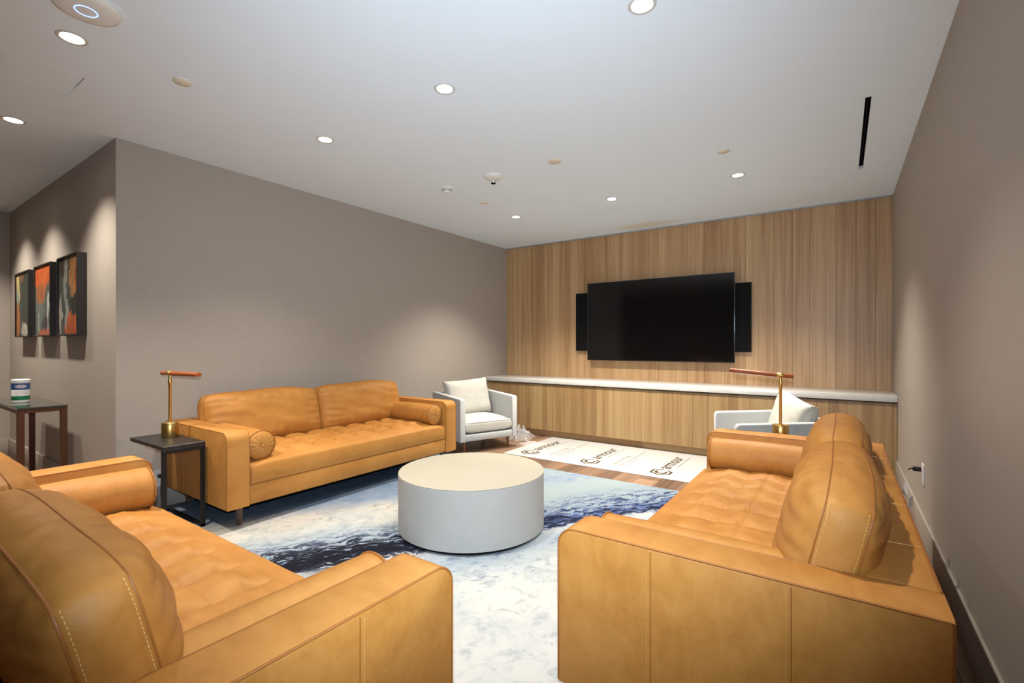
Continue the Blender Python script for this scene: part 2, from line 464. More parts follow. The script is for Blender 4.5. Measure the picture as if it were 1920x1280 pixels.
OAK = [(0.18, S((128, 92, 58))), (0.40, S((158, 120, 80))), (0.55, S((178, 141, 99))), (0.80, S((196, 162, 118)))]
WAL = [(0.18, S((78, 58, 46))), (0.42, S((108, 84, 68))), (0.6, S((128, 101, 82))), (0.82, S((148, 120, 99)))]
M = dict(
    wall=paint_wall('taupe_wallcovering', (166, 156, 146)),
    ceil=ceiling_mat(),
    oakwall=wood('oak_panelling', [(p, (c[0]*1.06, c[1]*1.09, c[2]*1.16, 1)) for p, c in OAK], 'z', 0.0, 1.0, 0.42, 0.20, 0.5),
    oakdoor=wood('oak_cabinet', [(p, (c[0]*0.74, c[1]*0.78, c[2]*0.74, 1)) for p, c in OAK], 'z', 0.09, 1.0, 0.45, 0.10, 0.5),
    oakkick=wood('oak_toe_kick', [(p, tuple(q*1.0 for q in c[:3])+(1,)) for p, c in OAK], 'x', 0.0, 1.0, 0.55, 0.1),
    floor=wood('walnut_floor', WAL, 'y', 0.0, 0.8, 0.38, 0.42, 0.5),
    dark=simple('dark_void', (16, 14, 13), 0.9, 0, 0.1),
    base=simple('baseboard_paint', (158, 150, 140), 0.5, 0, 0.4, 12, 0.04),
    trim=simple('metal_bead', (150, 165, 178), 0.4, 0.3, 0.5),
    marble=None, leather=leather('tan_leather', (161, 105, 45), (179, 122, 57), (191, 136, 71)),
    piping=simple('leather_piping', (150, 92, 38), 0.5, 0, 0.4, 60, 0.1),
    thread=simple('cream_thread', (214, 176, 114), 0.8, 0, 0.2),
    leg=wood('walnut_leg', [(p, tuple(q*0.5 for q in c[:3])+(1,)) for p, c in WAL], 'z', 0, 1.0, 0.4, 0.1),
    leg2=wood('chestnut_leg', [(0.2, S((96, 58, 32))), (0.8, S((138, 88, 52)))], 'z', 0, 1.0, 0.4, 0.1),
    under=simple('black_dust_cover', (14, 13, 13), 0.95, 0, 0.1),
    grey=fabric('pale_grey_fabric', (172, 173, 172)),
    cream=fabric('off_white_fabric', (184, 181, 172)),
    drumside=simple('pale_concrete', (170, 170, 168), 0.62, 0, 0.3, 9, 0.05, 0.1),
    drumtop=simple('pale_concrete_top', (164, 158, 142), 0.55, 0, 0.3, 7, 0.04, 0.05),
    rug=rug_mat(),
    rugedge=simple('rug_binding', (170, 176, 180), 0.95, 0, 0.1),
    black=simple('black_metal', (26, 22, 20), 0.45, 0.2, 0.4),
    blackwood=simple('black_stained_wood', (34, 31, 29), 0.4, 0, 0.5, 70, 0.2),
    brass=simple('brushed_brass', (214, 178, 108), 0.33, 1.0, 0.5, 120, 0.08),
    cognac=simple('cognac_leather', (150, 74, 28), 0.5, 0, 0.4, 50, 0.12),
    opal=simple('opal_diffuser', (225, 220, 205), 0.5),
    tvbody=simple('tv_black', (8, 8, 9), 0.4, 0, 0.4),
    tvedge=simple('tv_silver_edge', (120, 124, 130), 0.25, 0.9, 0.5),
    grille=simple('speaker_grille', (9, 9, 10), 0.8, 0, 0.2, 300, 0.4, 0.4),
    paper=simple('white_floor_board', (163, 162, 159), 0.6, 0, 0.3, 5, 0.03),
    ink=simple('brown_ink', (58, 44, 24), 0.7, 0, 0.2),
    inkgrey=simple('grey_ink', (84, 76, 66), 0.7, 0, 0.2),
    white=simple('white_plastic', (226, 224, 218), 0.4, 0, 0.5),
    cover=simple('beige_cover_plate', (222, 212, 192), 0.5, 0, 0.4),
    trimw=simple('white_trim', (200, 198, 194), 0.5, 0, 0.4),
    reflector=simple('lamp_reflector', (220, 215, 205), 0.25, 0.6, 0.5),
    lampon=emit('lamp_glow', (1.0, 0.88, 0.70), 28.0),
    blueled=emit('blue_led', (0.10, 0.24, 1.0), 3.5),
    brownmetal=simple('bronze_frame', (92, 56, 34), 0.4, 0.4, 0.5),
    smoked=simple('smoked_glass_top', (60, 60, 56), 0.08, 0, 0.6),
    frame=simple('espresso_frame', (26, 20, 18), 0.5, 0, 0.4),
    blue=simple('label_blue', (44, 96, 156), 0.4), green=simple('label_green', (18, 120, 78), 0.4),
    purple=simple('label_plum', (96, 44, 92), 0.4),
    tagw=simple('paper_tag', (224, 218, 214), 0.7), tagp=simple('tag_print', (190, 150, 158), 0.7),
    plastic=plastic_mat(),
)
t = NT('white_marble'); c_ = t.coord()
v1 = t.noise(t.mapping(c_, rot=(0, 0, 0.6), scale=(3, 9, 3)), 1.0, 6, 0.65, 2.2)
v2 = t.noise(c_, 60, 3, 0.6)
k_ = t.math('ADD', t.math('MULTIPLY', v1, 0.6), t.math('MULTIPLY', v2, 0.4))
t.base(t.ramp(k_, [(0.36, S((194, 192, 190))), (0.5, S((202, 200, 196))), (0.58, S((208, 206, 201))), (0.64, S((196, 194, 191)))]), 0.22, 0, 0.5)
M['marble'] = t.m
t = NT('tv_screen'); t.base((0.0035, 0.0035, 0.004, 1), 0.10, 0, 0.5); M['screen'] = t.m

# ------------------------------------------------------------------ room
XL, XR, YB, YC, H = -4.237, 0.414, 5.988, 1.18, 2.70
XE, YF = -7.62, -2.60

def struct(name, mb, mat, smooth=0):
    return tag(mb.build(name, mat, None, smooth), kind='structure')

floor = struct('floor', MB().box(XE, XR, YF, YB, -0.06, -0.012), M['dark'])
PW = 0.19; PLN = 1.65
full = None; npl = 0; i = 0
x = XE
while x < XR - 0.01:
    x1 = min(x + PW, XR)
    y = YF - (i*0.61) % PLN
    while y < YB:
        y0, y1 = max(y, YF), min(y + PLN, YB if x > XL-0.2 else YC+0.05)
        if y1 - y0 > 0.05:
            isfull = abs((y1-y0) - PLN) < 1e-6 and abs((x1-x) - PW) < 1e-6
            if isfull and full: me = full
            else:
                g = 0.0011
                me = MB().box(-(x1-x)/2+g, (x1-x)/2-g, -(y1-y0)/2+g, (y1-y0)/2-g, -0.012, 0.0).mesh('plank', 0)
                if isfull: full = me
            link('plank', me, M['floor'], floor, ((x+x1)/2, (y0+y1)/2, 0)); npl += 1
        y += PLN
    x += PW; i += 1

wall_left = struct('wall_left', MB().box(XL-0.1, XL, YC+0.1, YB+0.1, 0, H), M['wall'])
wall_hall = struct('wall_hall', MB().box(XE-0.1, XL, YC, YC+0.1, 0, H), M['wall'])
wall_end = struct('wall_end', MB().box(XE-0.1, XE, YF-0.1, YC, 0, H), M['wall'])
wall_right = struct('wall_right', MB().box(XR, XR+0.1, YF-0.1, YB+0.1, 0, H), M['wall'])
wall_front = struct('wall_front', MB().box(XE, XR, YF-0.1, YF, 0, H), M['wall'])
wall_back = struct('wall_back', MB().box(XL, XR, YB+0.004, YB+0.1, 0, H), M['dark'])
seams = [XL, -3.94, -3.79, -3.62, -3.43, -3.30, -3.14, -3.02, -2.93, -2.75, -2.59, -2.48, -2.24, -2.02, -1.90, -1.69, -1.54,
         -1.35, -1.16, -1.03, -0.90, -0.77, -0.62, -0.44, -0.28, -0.14, -0.05, 0.12, 0.28, XR]
for a, b in zip(seams, seams[1:]):
    MB().rbox(a+0.0006, b-0.0006, YB-0.012, YB+0.004, 0.70, H, 0.0012, 1).build('plank', M['oakwall'], wall_back, 30)

# baseboards
def basebd(name, pts):
    m = MB()
    for (x0, x1, y0, y1) in pts:
        m.rbox(x0, x1, y0, y1, 0.001, 0.19, 0.005, 2)
    return struct(name, m, M['base'], 30)
basebd('baseboard_right', [(XR-0.014, XR, YF, 5.48)])
basebd('baseboard_left', [(XL, XL+0.006, YC, 5.47)])
basebd('baseboard_hall', [(XE, XL, YC-0.014, YC)])
basebd('baseboard_end', [(XE, XE+0.014, YF, YC-0.014)])
basebd('baseboard_front', [(XE, XR, YF, YF+0.014)])
struct('trim_1', MB().rbox(XL, XR, YB-0.034, YB-0.012, H-0.012, H, 0.003, 1), M['trim'], 30)

# ceiling with real openings
DL = [(-3.033,0.677), (-4.459,0.706), (-3.045,2.045), (-1.875,2.03), (-0.71,2.015), (-3.085,4.535), (-1.908,4.525), (-0.741,4.51)]
DLX = [(-5.90,0.70), (-6.90,0.70)]
def circ(x, y, r, n=36): return [(x+r*math.cos(2*PI*k/n), y+r*math.sin(2*PI*k/n)) for k in range(n)]
def rect(x0, x1, y0, y1): return [(x0,y0),(x1,y0),(x1,y1),(x0,y1)]
loops = [rect(XE-0.1, XR+0.1, YF-0.1, YB+0.1)]
loops += [circ(x, y, 0.0445) for x, y in DL+DLX]
loops += [rect(0.116, 0.146, 3.53, 4.93)]
loops += [rect(-2.75, XR-0.02, 5.703, 5.7055)]
loops += [rect(-3.76, -3.43, 0.49, 0.82)]
cm = curve_mesh('ceiling', loops, 0.012)
ceil = link('ceiling', cm, M['ceil'], None, (0, 0, H+0.012)); tag(ceil, kind='structure')
struct('ceiling_void', MB().box(XE-0.1, XR+0.1, YF-0.1, YB+0.1, H+0.16, H+0.2), M['dark'])['kind'] = 'structure'
ap = MB().rbox(-3.757, -3.433, 0.493, 0.817, -0.0115, 0.008, 0.002, 1).build('access_panel', M['ceil'], ceil, 30)

# ------------------------------------------------------------------ recessed ceiling lights
m_trim = MB().lathe([(0.0440, 0.004), (0.0440, -0.001), (0.048, -0.0045), (0.058, -0.004), (0.061, -0.0005)], 40, caps=False).mesh('trim_ring', 60)
m_ref = MB().lathe([(0.0438, 0.0), (0.0425, 0.012), (0.040, 0.03)], 36, caps=False).mesh('reflector', 60)
m_lens = MB().lathe([(0.001, 0.012), (0.03, 0.0125), (0.0415, 0.014), (0.0415, 0.03), (0.001, 0.03)], 36).mesh('lens', 60)
labels = ['small round recessed downlight beside the blue-lit access point', 'small round recessed downlight close to the hall wall with the artworks',
          'recessed downlight nearest the outer corner of the long taupe wall', 'recessed downlight in the middle of its row over the round table',
          'recessed downlight above the sofa that stands by the wall outlet', 'recessed downlight near the oak wall, closest to the long taupe wall',
          'recessed downlight near the oak wall, centred on the television', 'recessed downlight near the oak wall, closest to the ceiling slot diffuser']
def downlight(k, x, y, label, group, power):
    o = empty('ceiling_light', (x, y, H)); tag(o, label, 'ceiling light', group)
    link('trim_ring', m_trim, M['trimw'], o); link('reflector', m_ref, M['reflector'], o); link('lens', m_lens, M['lampon'], o)
    l = bpy.data.lights.new('downlight', 'SPOT'); l.energy = power; l.color = (1.0, 0.92, 0.80)
    l.spot_size = R(106); l.spot_blend = 0.9; l.shadow_soft_size = 0.035
    lo = bpy.data.objects.new('downlight', l); COL.objects.link(lo); lo.parent = o; lo.location = (0, 0, 0.008)
# power fitted for brightness: the hall side, over the table, along the oak wall
for k, (x, y) in enumerate(DL): downlight(k, x, y, labels[k], 'recessed downlights', 200.0 if y < 1 else 155.0 if y < 3 else 400.0)
downlight(8, -5.90, 0.70, 'recessed downlight above the console table in the hall', 'recessed downlights', 200.0)
downlight(9, -6.90, 0.70, 'recessed downlight above the hall end of the paintings', 'recessed downlights', 200.0)

# ------------------------------------------------------------------ other things on the ceiling
def cover(x, y, r, label):
    o = MB().lathe([(r, 0.0), (r, -0.004), (r-0.004, -0.007), (0.001, -0.0075)], 32).build('ceiling_cover_plate', M['cover'], None, 40, (x, y, H))
    tag(o, label, 'cover plate')
cover(-3.031, 1.141, 0.047, 'beige round cover plate between the access point and the corner downlight')
cover(-1.89, 3.332, 0.056, 'large pale round cover plate beside the strobe detector')
cover(-0.736, 3.889, 0.045, 'round cover plate near the slot diffuser')
cover(-3.045, 3.894, 0.042, 'small beige round cover plate behind the smoke detector')
o = empty('smoke_detector', (-3.042, 3.324, H)); tag(o, 'white dome smoke detector with dark vents, smaller of the two detectors', 'smoke detector')
MB().lathe([(0.064, 0), (0.064, -0.008), (0.058, -0.014), (0.045, -0.018)], 32).build('base', M['white'], o)
MB().lathe([(0.043, -0.016), (0.043, -0.030), (0.036, -0.046), (0.020, -0.052), (0.001, -0.053)], 28).build('dome', M['white'], o)
for k in range(10):
    a = 2*PI*k/10
    MB().box(-0.007, 0.007, -0.0015, 0.0015, -0.032, -0.024).build('vent', M['dark'], o, 0, (0.0432*math.cos(a), 0.0432*math.sin(a), 0), a+PI/2)
o = empty('heat_detector', (-2.498, 3.323, H)); tag(o, 'white ceiling detector with wide round base and hanging metal sensor tip', 'detector')
MB().lathe([(0.085, 0), (0.085, -0.008), (0.076, -0.020), (0.05, -0.026), (0.022, -0.034)], 36).build('base', M['white'], o)
MB().lathe([(0.018, -0.030), (0.018, -0.052), (0.014, -0.060), (0.001, -0.061)], 20).build('sensor_stem', M['reflector'], o)
MB().lathe([(0.001, -0.060), (0.021, -0.062), (0.021, -0.066), (0.001, -0.068)], 20).build('sensor_tip', M['dark'], o)
o = empty('wifi_access_point', (-2.685, 0.645, H)); tag(o, 'white round wireless access point with glowing blue ring', 'access point')
MB().lathe([(0.118, 0), (0.122, -0.010), (0.116, -0.020), (0.095, -0.027), (0.05, -0.030), (0.001, -0.0305)], 48).build('housing', M['white'], o, 60)
MB().tube([(0.038*math.cos(2*PI*k/40), 0.038*math.sin(2*PI*k/40), -0.0302) for k in range(40)], 0.0020, 6, True).build('led_ring', M['blueled'], o)
o = empty('slot_diffuser', (0.131, 4.23, H)); tag(o, 'long black slot air diffuser set in the white ceiling', 'air vent')
MB().box(-0.0148, 0.0148, -0.699, 0.699, 0.05, 0.055).build('back_plate', M['dark'], o, 0)
for s_ in (-1, 1):
    MB().box(s_*0.0148-0.001, s_*0.0148+0.001, -0.699, 0.699, 0.0, 0.05).build('side_plate', M['dark'], o, 0)
MB().box(-0.001, 0.001, -0.698, 0.698, 0.012, 0.04).build('blade', M['black'], o, 0)

# ------------------------------------------------------------------ cabinets along the oak wall
CF = 5.487
edges = [XL+0.003, -3.680, -3.098, -2.519, -1.939, -1.358, -0.776, -0.197, 0.381]
clab = ['oak cabinet unit under the marble top, behind the armchair with plastic wrap', 'oak cabinet unit under the marble top, behind the logo board start',
        'oak cabinet unit under the marble top, below the television', 'oak cabinet unit under the marble top, behind the armchair by the lamp']
for k in range(4):
    a, b, c = edges[2*k], edges[2*k+1], edges[2*k+2]
    o = empty('cabinet', ((a+c)/2, CF, 0)); tag(o, clab[k], 'cabinet', 'built-in cabinets')
    xm = (a+c)/2
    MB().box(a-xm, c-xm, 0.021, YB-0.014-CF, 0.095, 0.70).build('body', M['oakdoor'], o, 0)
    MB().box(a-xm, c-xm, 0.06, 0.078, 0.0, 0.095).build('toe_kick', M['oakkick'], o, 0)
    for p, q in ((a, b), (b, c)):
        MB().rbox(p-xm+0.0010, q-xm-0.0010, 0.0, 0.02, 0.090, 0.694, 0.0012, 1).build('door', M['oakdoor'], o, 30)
o = MB().rbox(0.383, XR-0.002, CF+0.002, CF+0.02, 0.0, 0.70, 0.001, 1).build('filler_panel', M['oakdoor'], None, 30)
tag(o, 'narrow oak filler strip between the cabinets and the right wall', 'panel')
o = MB().rbox(XL+0.002, XR-0.002, 5.465, YB-0.014, 0.712, 0.772, 0.003, 2).build('countertop', M['marble'], None, 30)
tag(o, 'long white marble countertop running below the television', 'countertop')

# ------------------------------------------------------------------ television and speakers
tv = empty('television', (-1.916, YB-0.012, 1.540)); tag(tv, 'large black flat television mounted on the oak wall', 'television')
TW, TH = 1.836/2, 1.035/2
MB().rbox(-TW, TW, -0.088, -0.060, -TH, TH, 0.003, 2).build('frame', M['tvedge'], tv, 30)
MB().box(-TW+0.004, TW-0.004, -0.0892, -0.0875, -TH+0.012, TH-0.004).build('screen', M['screen'], tv, 0)
MB().box(-TW, TW, -0.0894, -0.0875, -TH, -TH+0.011).build('lower_bezel', M['tvbody'], tv, 0)
MB().rbox(-TW+0.12, TW-0.12, -0.060, -0.030, -TH+0.05, TH-0.16, 0.01, 2).build('rear_housing', M['tvbody'], tv, 30)
MB().rbox(-0.3, 0.3, -0.032, 0.0, -0.2, 0.2, 0.004, 1).build('wall_bracket', M['black'], tv, 30)
for s_, lb in ((-1, 'tall black speaker on the oak wall, by the armchair end of the television'), (1, 'tall black speaker on the oak wall, by the brass lamp end of the television')):
    xs = -2.935 if s_ < 0 else -0.93
    o = empty('wall_speaker', (xs, YB-0.012, 1.54)); tag(o, lb, 'speaker', 'speakers flanking the television')
    MB().rbox(-0.095, 0.095, -0.045, 0.0, -0.395, 0.395, 0.004, 2).build('cabinet', M['tvbody'], o, 30)
    MB().rbox(-0.091, 0.091, -0.051, -0.045, -0.391, 0.391, 0.002, 1).build('grille', M['grille'], o, 30)

# ------------------------------------------------------------------ sofas
SW, SD, AT = 2.225, 0.955, 0.150
AZ0, AZ1 = 0.14, 0.645
HW, HD = SW/2, SD/2

def arm_profile(r=0.06):
    p = [(HD, AZ0), (HD, AZ1)]
    p += [(y, z) for y, z in arc(-HD+r, AZ1-r, r, 90, 180, 8)]
    p += [(-HD, AZ0)]
    return p

def make_arm():
    return MB().prism(arm_profile(), 'x', -AT/2, AT/2, 0.010, 3).mesh('arm', 50)

def path_profile(xo, inset=0.004, z_lo=AZ0+0.01, back=True):
    r = 0.06
    p = []
    if back: p.append((xo, HD-inset, z_lo))
    n = 14
    for i in range(n+1):
        p.append((xo, HD-inset - (SD-inset-r)*i/n, AZ1-inset))
    p += [(xo, y, z) for y, z in arc(-HD+r, AZ1-r, r-inset, 90, 180, 8)]
    p.append((xo, -HD+inset, z_lo))
    return p

def seat_mesh():
    x0, x1 = -HW+AT+0.002, HW-AT-0.002
    y0, y1 = -HD+0.004, HD-0.145
    zb, zt = 0.278, 0.405
    nx, ny = 400, 130
    cols = [0.2*k for k in range(-4, 5)]
    rows = [y0+0.205, y0+0.40, y0+0.60]
    def hgt(x, y):
        ex = min(x-x0, x1-x); ey = y-y0
        crown = 0.036*min(1, ex/0.16)**0.6*min(1, ey/0.11)**0.6
        edge = min(1.0, max(0.0, (ey-0.02)/0.16))
        e2 = min(1.0, max(0.0, ex/0.06))
        xq = x + 0.003*noise.noise(Vector((x*4, y*6, 2.2)))
        t = min(1.0, min(abs(xq-cx) for cx in cols)/0.1)
        ry = min(abs(y-r) for r in rows); ty = min(1.0, ry/0.1)
        near = math.exp(-(ry/0.075)**2)
        px = 1-(1-t)**3.2                      # 0 in the crease, 1 on the pillow
        py = 1-(1-ty)**3.2
        rowk = 0.35 if y < (rows[0]+rows[1])/2 else 0.8
        rel = (0.010+0.020*near)*px*edge + 0.012*rowk*py*(1-0.55*t)
        rel += 0.012*(1-math.exp(-(((t*0.1)**2+ry*ry)/0.03**2)))
        dcx = t*0.1
        rel -= 0.006*math.exp(-dcx/0.007)*(0.25+0.75*near)*edge + 0.006*rowk*math.exp(-ry/0.007)*(0.5+0.5*math.exp(-(dcx/0.05)**2))
        nz = noise.noise(Vector((x*5, y*7, 1.3)))*0.0018 + noise.noise(Vector((x*16, y*22, 4.1)))*0.0006
        # little pleats fanning out of every button
        pl = 0.0016*math.sin(8*math.atan2(y-min(rows, key=lambda r: abs(y-r)), xq-min(cols, key=lambda c: abs(xq-c))))*math.exp(-((t*0.1)**2+ry*ry)/0.05**2)
        return zt + crown + (rel-0.020)*e2*(0.25+0.75*edge) + (nz+pl)*edge
    rr = 0.026
    mb = MB()
    vs = []
    xs = [x0+rr+(x1-x0-2*rr)*i/nx for i in range(nx+1)]
    ys = [y0+rr+(y1-y0-2*rr)*j/ny for j in range(ny+1)]
    for y in ys:
        for x in xs: vs.append((x, y, hgt(x, y)))
    fs = []
    W = nx+1
    for j in range(ny):
        for i in range(nx): fs.append((j*W+i, j*W+i+1, (j+1)*W+i+1, (j+1)*W+i))
    ring = [i for i in range(W)] + [j*W+nx for j in range(1, ny+1)] + [ny*W+i for i in range(nx-1, -1, -1)] + [j*W for j in range(ny-1, 0, -1)]
    prev = ring
    cxm, cym = 0, (y0+y1)/2
    def outward(v):
        ox = -1 if abs(v[0]-xs[0]) < 1e-6 else (1 if abs(v[0]-xs[-1]) < 1e-6 else 0)
        oy = -1 if abs(v[1]-ys[0]) < 1e-6 else (1 if abs(v[1]-ys[-1]) < 1e-6 else 0)
        if ox and oy: return ox*0.75, oy*0.75
        return ox, oy
    base = [vs[i] for i in ring]
    for st in range(1, 8):
        new = []
        for b in base:
            ox, oy = outward(b)
            if st <= 4:
                a = st/4*PI/2
                p = (b[0]+ox*rr*math.sin(a), b[1]+oy*rr*math.sin(a), b[2]-rr*(1-math.cos(a)))
            else:
                tz = (st-4)/3
                zt0 = b[2]-rr
                bul = 0.006*math.sin(tz*PI)
                p = (b[0]+ox*(rr+bul*0.3), b[1]+oy*(rr+bul), zt0+(zb-zt0)*tz)
            new.append(len(vs)); vs.append(p)
        n = len(ring)
        for k in range(n):
            k2 = (k+1) % n
            fs.append((prev[k], prev[k2], new[k2], new[k]))
        prev = new
    fs.append(tuple(prev))
    mb.add(vs, fs)
    return mb.mesh('seat_cushion', 60)

CW, CH, CT = 0.950, 0.410, 0.052          # back cushion: width, height, half boxing

def cush_outline(u, v):
    """u,v in -1..1 -> outline position of a softly rounded box panel"""
    a, b = CW/2, CH/2
    k = 0.05
    x = a*u*(1 - k*abs(v)**5*abs(u)**3)
    z = b*v*(1 - k*1.6*abs(u)**5*abs(v)**3)
    z += 0.014*(1-u*u)*(1 if v > 0 else 0.2)*abs(v) + 0.004*math.sin(5*u)*abs(v)
    return x, z

def cushion_mesh(seed):
    N, K = 54, 30
    mb = MB(); vs = []; fs = []
    def bul(u, v, front):
        e = (max(0, 1-u**4))**0.66*(max(0, 1-v**4))**0.66
        amp = 0.096 if front else 0.066
        n1 = noise.noise(Vector((u*2.2+seed, v*1.7, 3 if front else 7)))*0.010
        # puckers running in from the seams
        ed = max(abs(u), abs(v))
        pk = 0.0060*math.sin((u*19 if abs(v) > abs(u) else v*13)*1.7+seed*2 + 2.2*noise.noise(Vector((u*4, v*4, seed))))*max(0, (ed-0.35)/0.65)**1.5*(1-ed**10)
        dr = 0.005*math.sin(14*(u*0.6+v*0.9)+seed*3 + 3*noise.noise(Vector((u*2, v*2, seed+5))))*e*(0.5+0.5*noise.noise(Vector((u*1.5, v*1.5, seed+9))))
        return amp*e + (n1+dr)*e + pk
    idx = {}
    for side in (-1, 1):
        for j in range(K+1):
            for i in range(N+1):
                u, v = -1+2*i/N, -1+2*j/K
                x, z = cush_outline(u, v)
                idx[(side, i, j)] = len(vs)
                vs.append((x, side*(CT+bul(u, v, side < 0)), z))
        for j in range(K):
            for i in range(N):
                f = (idx[(side,i,j)], idx[(side,i+1,j)], idx[(side,i+1,j+1)], idx[(side,i,j+1)])
                fs.append(f if side < 0 else f[::-1])
    per = [(i,0) for i in range(N)] + [(N,j) for j in range(K)] + [(i,K) for i in range(N,0,-1)] + [(0,j) for j in range(K,0,-1)]
    segs = 6
    rows = [[idx[(-1,)+p] for p in per]]
    for s_ in range(1, segs):
        t_ = s_/segs
        row = []
        for p in per:
            a = Vector(vs[idx[(-1,)+p]]); b = Vector(vs[idx[(1,)+p]])
            q = a.lerp(b, t_)
            o = Vector((q.x/(CW/2), 0, q.z/(CH/2)))
            o = Vector((o.x**5, 0, o.z**5)); o = o.normalized() if o.length > 0 else o
            wv = 0.006*noise.noise(Vector((q.x*20, q.z*20, seed+t_*2.5)))
            q += o*(0.012*math.sin(t_*PI)+wv*math.sin(t_*PI))
            row.append(len(vs)); vs.append(q[:])
        rows.append(row)
    rows.append([idx[(1,)+p] for p in per])
    n = len(per)
    for a, b in zip(rows, rows[1:]):
        for k in range(n):
            fs.append((a[k], b[k], b[(k+1) % n], a[(k+1) % n]))
    mb.add(vs, fs)
    me = mb.mesh('back_cushion', 70)
    seamF = [vs[i] for i in rows[0]]; seamB = [vs[i] for i in rows[-1]]
    return me, seamF, seamB, per, N, K

def make_bolster():
    L, r = 0.60, 0.098
    prof = []
    for a in range(0, 7):
        ang = a/6*PI/2
        prof.append((r*0.30+ (r*0.70-0.0)*math.sin(ang)**0.7, -L/2 + 0.022*(1-math.sin(ang))*-1 + 0.022*(1-math.cos(ang))*0))
    prof = [(0.001, -L/2-0.020), (0.012, -L/2-0.017), (0.03, -L/2-0.020), (0.06, -L/2-0.017), (0.085, -L/2-0.008), (r, -L/2+0.004)]
    n = 26
    prof += [(r*(1+0.02*math.sin(PI*i/n)), -L/2+0.004+(L-0.008)*i/n) for i in range(1, n)]
    prof += [(r, L/2-0.004), (0.085, L/2+0.008), (0.06, L/2+0.017), (0.03, L/2+0.020), (0.012, L/2+0.017), (0.001, L/2+0.020)]
    ns = 56
    vs = []; fs = []
    for (rr, z) in prof:
        for k in range(ns):
            a = 2*PI*k/ns
            q = rr
            zz = z
            if rr < r-0.001 and rr > 0.01:
                pk = 0.0028*math.sin(a*14)*(1-rr/r*0.6)
                zz = z + (pk if z < 0 else -pk)
            else:
                q = rr*(1+0.020*noise.noise(Vector((math.cos(a)*1.5, math.sin(a)*1.5, z*6))) + 0.008*noise.noise(Vector((math.cos(a)*4, math.sin(a)*4, z*22))))
            vs.append((q*math.cos(a), zz, q*math.sin(a)))
    m = len(prof)
    for i in range(m-1):
        for k in range(ns):
            k2 = (k+1) % ns
            fs.append((i*ns+k, i*ns+k2, (i+1)*ns+k2, (i+1)*ns+k))
    fs.append(tuple(range(ns))); fs.append(tuple((m-1)*ns+k for k in range(ns)))
    body = MB().add(vs, fs).mesh('bolster_pillow', 70)
    pip = [MB().tube([((r+0.001)*math.cos(2*PI*k/48), s_*(L/2-0.003), (r+0.001)*math.sin(2*PI*k/48)) for k in range(48)], 0.0035, 6, True).mesh('piping', 60) for s_ in (-1, 1)]
    but = [MB().add(*lens_disc(s_*(L/2+0.021), 0.012)).mesh('button', 60) for s_ in (-1, 1)]
    return body, pip, but

def lens_disc(y, r):
    vs = [(0, y*1.01, 0)]; n = 14
    for k in range(n): vs.append((r*math.cos(2*PI*k/n), y, r*math.sin(2*PI*k/n)))
    return vs, [(0, 1+k, 1+(k+1) % n) for k in range(n)]

ME = {}
ME['arm'] = make_arm()
ME['seat'] = seat_mesh()
ME['c'] = [cushion_mesh(1.3), cushion_mesh(4.7)]
ME['bol'] = make_bolster()

